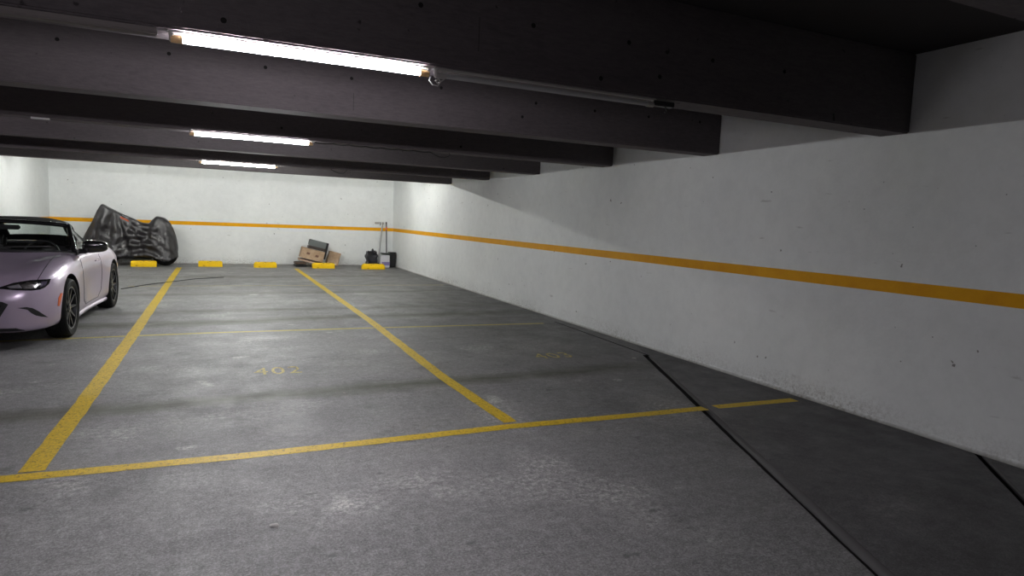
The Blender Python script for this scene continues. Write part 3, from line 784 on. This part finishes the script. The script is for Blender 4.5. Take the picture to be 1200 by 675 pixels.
# --- grille
GP = [(-.515, .452), (-.47, .478), (-.28, .495), (.28, .495), (.47, .478), (.515, .452), (.44, .31), (.36, .26), (-.36, .26), (-.44, .31)]
gr = patch(GP, hit_front, -.004, .007, M_black, 'grille', CAR, 26)
for z in (.30, .345, .39, .435):
    wgr = .33+.75*(z-.26)
    bm = bmesh.new(); Q = []
    for k in range(21):
        h = hit_front(-wgr+2*wgr*k/20, z)
        if h: Q.append(h[0]+h[1]*.006)
    tube(bm, Q, .006, 6); obj('grille_bar', bm, M_gloss, gr, 40)
patch([(-.62, .195), (.62, .195), (.56, .222), (-.56, .222)], hit_front, -.002, .01, M_black, 'chin_lip', CAR, 24)
# --- seams
seam([(44, 328), (50, 318), (57, 308), (66, 299)], hit_px, .0035, CAR)
seam([(.66, .30), (.62, .70), (.70, .83)], hit_side, .003, CAR)
seam([(.66, .30), (.80, .245), (1.45, .25), (1.58, .33), (1.64, .55), (1.60, .82)], hit_side, .003, CAR)
seam([(-.60, .0), (-.55, .62), (-.42, .70)], lambda y, x: hit_top(x, y), .002, CAR, mirror=True) if False else None
# doors: skin panels inside their gaps
DP = [(.675, .32), (.635, .70), (.70, .80), (1.58, .80), (1.625, .55), (1.565, .34), (1.44, .262), (.80, .258)]
for mir in (False, True):
    d = patch(DP, hit_side, -.004, .0055, M_paint, 'door', CAR, 20, mir)
    s = -1 if mir else 1
    h = hit_side(1.42, .72)[0]
    bm = bmesh.new(); tube(bm, [(s*(h.x+.001), 1.35, .72), (s*(h.x+.018), 1.38, .722), (s*(h.x+.018), 1.48, .722), (s*(h.x+.001), 1.51, .72)], .009, 8)
    obj('door_handle', bm, M_paint, d, 50)
    # belt moulding, sill skirt
    bm = bmesh.new(); tube(bm, [(s*.765, .66, .835), (s*.765, 1.0, .848), (s*.765, 1.5, .848), (s*.75, 1.75, .862)], .008, 8); obj('belt_moulding', bm, M_black, CAR, 40)
    bm = bmesh.new()
    V = []
    for k in range(25):
        y = .37+1.58*k/24; hh = hit_side(y, .215); x_ = hh[0].x if hh else .82
        V.append([bm.verts.new((s*(x_-.03), y, .15)), bm.verts.new((s*(x_+.0), y, .152)), bm.verts.new((s*(x_+.006), y, .175)), bm.verts.new((s*(x_-.012), y, .195))])
    for a, b in zip(V, V[1:]):
        for k in range(4): bm.faces.new((a[k], a[(k+1) % 4], b[(k+1) % 4], b[k]))
    bm.faces.new(V[0]); bm.faces.new(V[-1][::-1])
    obj('side_skirt', bm, M_paint, CAR, 40)
    # mirrors
    mr = obj('mirror_arm', bx(.755, .86, .74, .84, .845, .90, bev=.012), M_gloss, CAR, 60) if not mir else obj('mirror_arm', bx(-.86, -.755, .74, .84, .845, .90, bev=.012), M_gloss, CAR, 60)
    bm = bmesh.new(); bmesh.ops.create_icosphere(bm, subdivisions=4, radius=1)
    for v in bm.verts:
        c = v.co; sx = math.copysign(abs(c.x)**.62, c.x); sy = math.copysign(abs(c.y)**.8, c.y); sz = math.copysign(abs(c.z)**.62, c.z)
        k = 1-.18*sx
        v.co = Vector((s*(.925+.125*sx), .82+.07*sy+.03*sx, .925+.072*sz*k))
    mh = obj('mirror_housing', bm, M_gloss, CAR, 60)
    obj('mirror_glass', bx(min(s*.83, s*1.02), max(s*.83, s*1.02), .888, .894, .875, .975, bev=.002), M_chrome, mh)
    # tail lights
    tl = patch([(s_*.0+.42, .60) if False else (a_, b_) for s_, a_, b_ in ((1, .42, .60), (1, .60, .63), (1, .66, .60), (1, .62, .54), (1, .44, .54))], lambda x, z: (lambda h: (h[0], h[1]) if h[0] else None)(bv.ray_cast(Vector((x, 4, z)), Vector((0, -1, 0)))), -.002, .008, M_red, 'tail_light', CAR, 10, mir)
# --- windscreen
def wpoint(u, v, off=0):   # u -1..1 across, v 0..1 up
    bx_ = .745; tx_ = .585
    wd_ = bx_+(tx_-bx_)*v
    yb = .50+.20*u*u; yt = 1.10+.075*u*u
    zb_ = .885-.035*u*u; zt_ = 1.185-.035*u*u
    bul = .035*math.sin(v*PI)
    return Vector((u*wd_, yb+(yt-yb)*v-bul*.5, zb_+(zt_-zb_)*v+bul*.6+off))
bm = bmesh.new(); g_ = [[bm.verts.new(wpoint(-1+2*i/24, j/10)) for j in range(11)] for i in range(25)]
for a, b in zip(g_, g_[1:]):
    for j in range(10): bm.faces.new((a[j], a[j+1], b[j+1], b[j]))
obj('windscreen', bm, M_glass, CAR, 180)
for s in (-1, 1):
    bm = bmesh.new(); tube(bm, [wpoint(s*1.0, j/10) for j in range(11)], [.030-.006*j/10 for j in range(11)], 10)
    obj('windscreen_pillar', bm, M_gloss, CAR, 60)
bm = bmesh.new(); tube(bm, [wpoint(-1+2*i/24, 1) for i in range(25)], .024, 10); obj('windscreen_header', bm, M_gloss, CAR, 60)
bm = bmesh.new(); tube(bm, [wpoint(-1+2*i/24, 0)+Vector((0, -.02, -.005)) for i in range(25)], .022, 8); obj('cowl_panel', bm, M_black, CAR, 60)
for xa, xb in ((.05, .52), (-.45, .02)):
    bm = bmesh.new(); Q = [wpoint(xa/.745+(xb-xa)/.72*k/8, .04+.10*k/8)+Vector((0, -.012, .010)) for k in range(9)]
    tube(bm, Q, .007, 6); obj('wiper', bm, M_black, CAR, 60)
# --- soft top
sy_ = [1.10, 1.3, 1.55, 1.80, 2.00, 2.20, 2.38, 2.50]
sz_ = [1.190, 1.222, 1.238, 1.235, 1.195, 1.070, .965, .905]
sw_ = [.575, .565, .545, .51, .48, .48, .50, .52]
sr_ = [1.135, 1.13, 1.10, 1.05, .99, .94, .90, .885]
bm = bmesh.new(); rows = []
NY = 56; NU = 40
def top_pt(y, u):
    zc_ = cspline(sy_, sz_, y); wd_ = cspline(sy_, sw_, y); zr = cspline(sy_, sr_, y)
    a = u*PI/2
    return Vector((wd_*math.copysign(abs(math.sin(a))**.8, a), y+(.0 if y > 1.3 else .07*u*u*(1.3-y)/.2), zr+(zc_-zr)*max(0, math.cos(a))**.75))
for i in range(NY+1):
    y = 1.10+1.40*i/NY
    rows.append([bm.verts.new(top_pt(y, -1+2*j/NU)) for j in range(NU+1)])
for i in range(NY):
    for j in range(NU):
        yc = 1.10+1.40*(i+.5)/NY; uc = abs(-1+2*(j+.5)/NU)
        if 2.00 < yc < 2.32 and uc < .42: continue
        bm.faces.new((rows[i][j], rows[i][j+1], rows[i+1][j+1], rows[i+1][j]))
# rear quarters down to the deck
for s in (0, NU):
    prev = None
    for i in range(NY+1):
        y = 1.10+1.40*i/NY
        if y < 1.36: continue
        v = rows[i][s]; sg = -1 if s == 0 else 1
        low = bm.verts.new((sg*(.72-.08*max(0, (y-2.1)/.4)), y+.02, .856)); mid = bm.verts.new(((v.co.x+low.co.x)/2+sg*.012, y+.01, (v.co.z+low.co.z)/2))
        if prev:
            bm.faces.new((prev[0], prev[1], mid, v)); bm.faces.new((prev[1], prev[2], low, mid))
        prev = (v, mid, low)
bmesh.ops.solidify(bm, geom=bm.faces[:], thickness=.012)
obj('soft_top', bm, M_cloth, CAR, 60)
bm = bmesh.new(); g_ = [[bm.verts.new(top_pt(1.99+.34*i/6, -.43+.86*j/10)-Vector((0, .004, .004))) for j in range(11)] for i in range(7)]
for a, b in zip(g_, g_[1:]):
    for j in range(10): bm.faces.new((a[j], a[j+1], b[j+1], b[j]))
obj('rear_window', bm, M_glass, CAR, 180)
for s in (-1, 1):   # side glass
    bm = bmesh.new(); rows2 = []
    for i in range(13):
        y = .84+.54*i/12; t = max(0, min(1, (y-.84)/.42)); zt_ = .93+(1.15-.93)*t if y < 1.26 else cspline(sy_, sr_, y)
        xt = .70-.14*t
        rows2.append([bm.verts.new((s*(.755+(xt-.755)*k/4+.006*math.sin(k/4*PI)), y, .85+(zt_-.85)*k/4)) for k in range(5)])
    for a, b in zip(rows2, rows2[1:]):
        for k in range(4): bm.faces.new((a[k], a[k+1], b[k+1], b[k]))
    obj('side_window', bm, M_glass, CAR, 180)
# --- interior
bm = bmesh.new(); box(bm, -.58, .58, .62, .98, .60, .865, bev=.03); obj('dashboard', bm, M_black, CAR, 60)
for s in (-1, 1):
    bm = bmesh.new(); box(bm, s*.33-.22, s*.33+.22, 1.15, 1.62, .42, .55, bev=.05)
    st = obj('seat', bm, M_black, CAR, 60)
    bm = bmesh.new(); box(bm, s*.33-.21, s*.33+.21, -.06, .06, 0, .40, bev=.05, mat=Matrix.Translation((0, 1.66, .46)) @ Matrix.Rotation(R(-16), 4, 'X')); obj('seat_back', bm, M_black, st, 60)
    bm = bmesh.new(); box(bm, s*.33-.12, s*.33+.12, -.045, .045, .40, .56, bev=.035, mat=Matrix.Translation((0, 1.66, .46)) @ Matrix.Rotation(R(-16), 4, 'X')); obj('headrest', bm, M_black, st, 60)
bm = bmesh.new(); Q = [Vector((.33+.18*math.cos(a), 1.06+.07*math.sin(a), .80+.165*math.sin(a))) for a in [2*PI*k/24 for k in range(25)]]
tube(bm, Q, .014, 8, False); tube(bm, [(.16, 1.06, .80), (.50, 1.06, .80)], .018, 8); tube(bm, [(.33, .98, .78), (.33, 1.07, .80)], .035, 10); obj('steering_wheel', bm, M_black, CAR, 60)
obj('rear_view_mirror', bx(-.12, .12, 1.10, 1.13, 1.09, 1.145, bev=.012), M_black, CAR, 60)
# --- wheels
def car_wheel(x, y, s):
    bm = bmesh.new()
    prof = [(.222, -.085), (.245, -.098), (.285, -.102), (.302, -.092), (.312, -.070), (.313, -.04), (.309, -.037), (.309, -.03), (.313, -.027), (.313, .027), (.309, .03), (.309, .037), (.313, .04), (.312, .070), (.302, .092), (.285, .102), (.245, .098), (.222, .085)]
    lathe(bm, prof, 56, closed=True)
    bmesh.ops.translate(bm, verts=bm.verts, vec=(x, y, WR)); w_ = obj('wheel', bm, M_rub, CAR, 35)
    bm = bmesh.new(); lathe(bm, [(.224, -.084), (.228, .088), (.212, .088), (.205, .06), (.205, -.084)], 48, closed=True)
    for k in range(10):
        a = 2*PI*k/10; ca, sa = math.cos(a), math.sin(a); tb = math.cos(a+PI/2), math.sin(a+PI/2)
        def P(r, t, o): return Vector((o*s, r*ca+t*tb[0], r*sa+t*tb[1]))
        A = [P(.04, -.016, .045), P(.04, .016, .045), P(.04, .016, .065), P(.04, -.016, .065)]
        B = [P(.212, -.012, .055), P(.212, .012, .055), P(.212, .010, .083), P(.212, -.010, .083)]
        A = [bm.verts.new(v) for v in A]; B = [bm.verts.new(v) for v in B]
        for q in range(4): bm.faces.new((A[q], A[(q+1) % 4], B[(q+1) % 4], B[q]))
        bm.faces.new(A); bm.faces.new(B[::-1])
    tube(bm, [(.04*s, 0, 0), (.072*s, 0, 0)], .052, 24)
    bmesh.ops.translate(bm, verts=bm.verts, vec=(x, y, WR)); obj('rim', bm, M_rim, w_, 35)
    bm = bmesh.new()
    tube(bm, [(.07*s, 0, 0), (.078*s, 0, 0)], .028, 20)
    lathe(bm, [(.219, .086*s), (.227, .0895*s), (.2275, .087*s), (.220, .084*s)], 48, closed=True)
    bmesh.ops.translate(bm, verts=bm.verts, vec=(x, y, WR)); obj('rim_edge', bm, M_rimedge, w_, 35)
    bm = bmesh.new(); lathe(bm, [(.14, .02*s), (.14, .032*s), (.06, .032*s), (.06, .02*s)], 36, closed=True)
    box(bm, min(.0, .045*s), max(0, .045*s), -.05, .05, .08, .16, bev=.01)
    bmesh.ops.translate(bm, verts=bm.verts, vec=(x, y, WR)); obj('brake', bm, M_tin, w_, 35)
for yc in (0, 2.31):
    for s in (-1, 1): car_wheel(s*.762, yc, s)
# front axle hardware out of sight: underbody tray closes the floor of the car
obj('underbody', bx(-.55, .55, -.5, 2.8, .14, .18, bev=.01), M_black, CAR)
# keep only loosened crumbs visible on the floor near the right bay
for i, (x, y, r) in enumerate(((743, 420, .022), (404, 461, .018), (322, 616, .02))):
    p = on_floor(x, y); bm = bmesh.new(); bmesh.ops.create_icosphere(bm, subdivisions=2, radius=r)
    crumple(bm, .012, 40, i)
    for v in bm.verts: v.co.z = max(0, v.co.z*.5)
    o = obj('plaster_chip', bm, M_white, None, 40); o.location = (p.x, p.y, 0)
    tag(o, ['pale plaster chip on the floor near the end of the joint by the right wall', 'pale chip on the floor left of the middle bay line', 'small pale chip on the floor in front of the long front bay line'][i], 'chip')
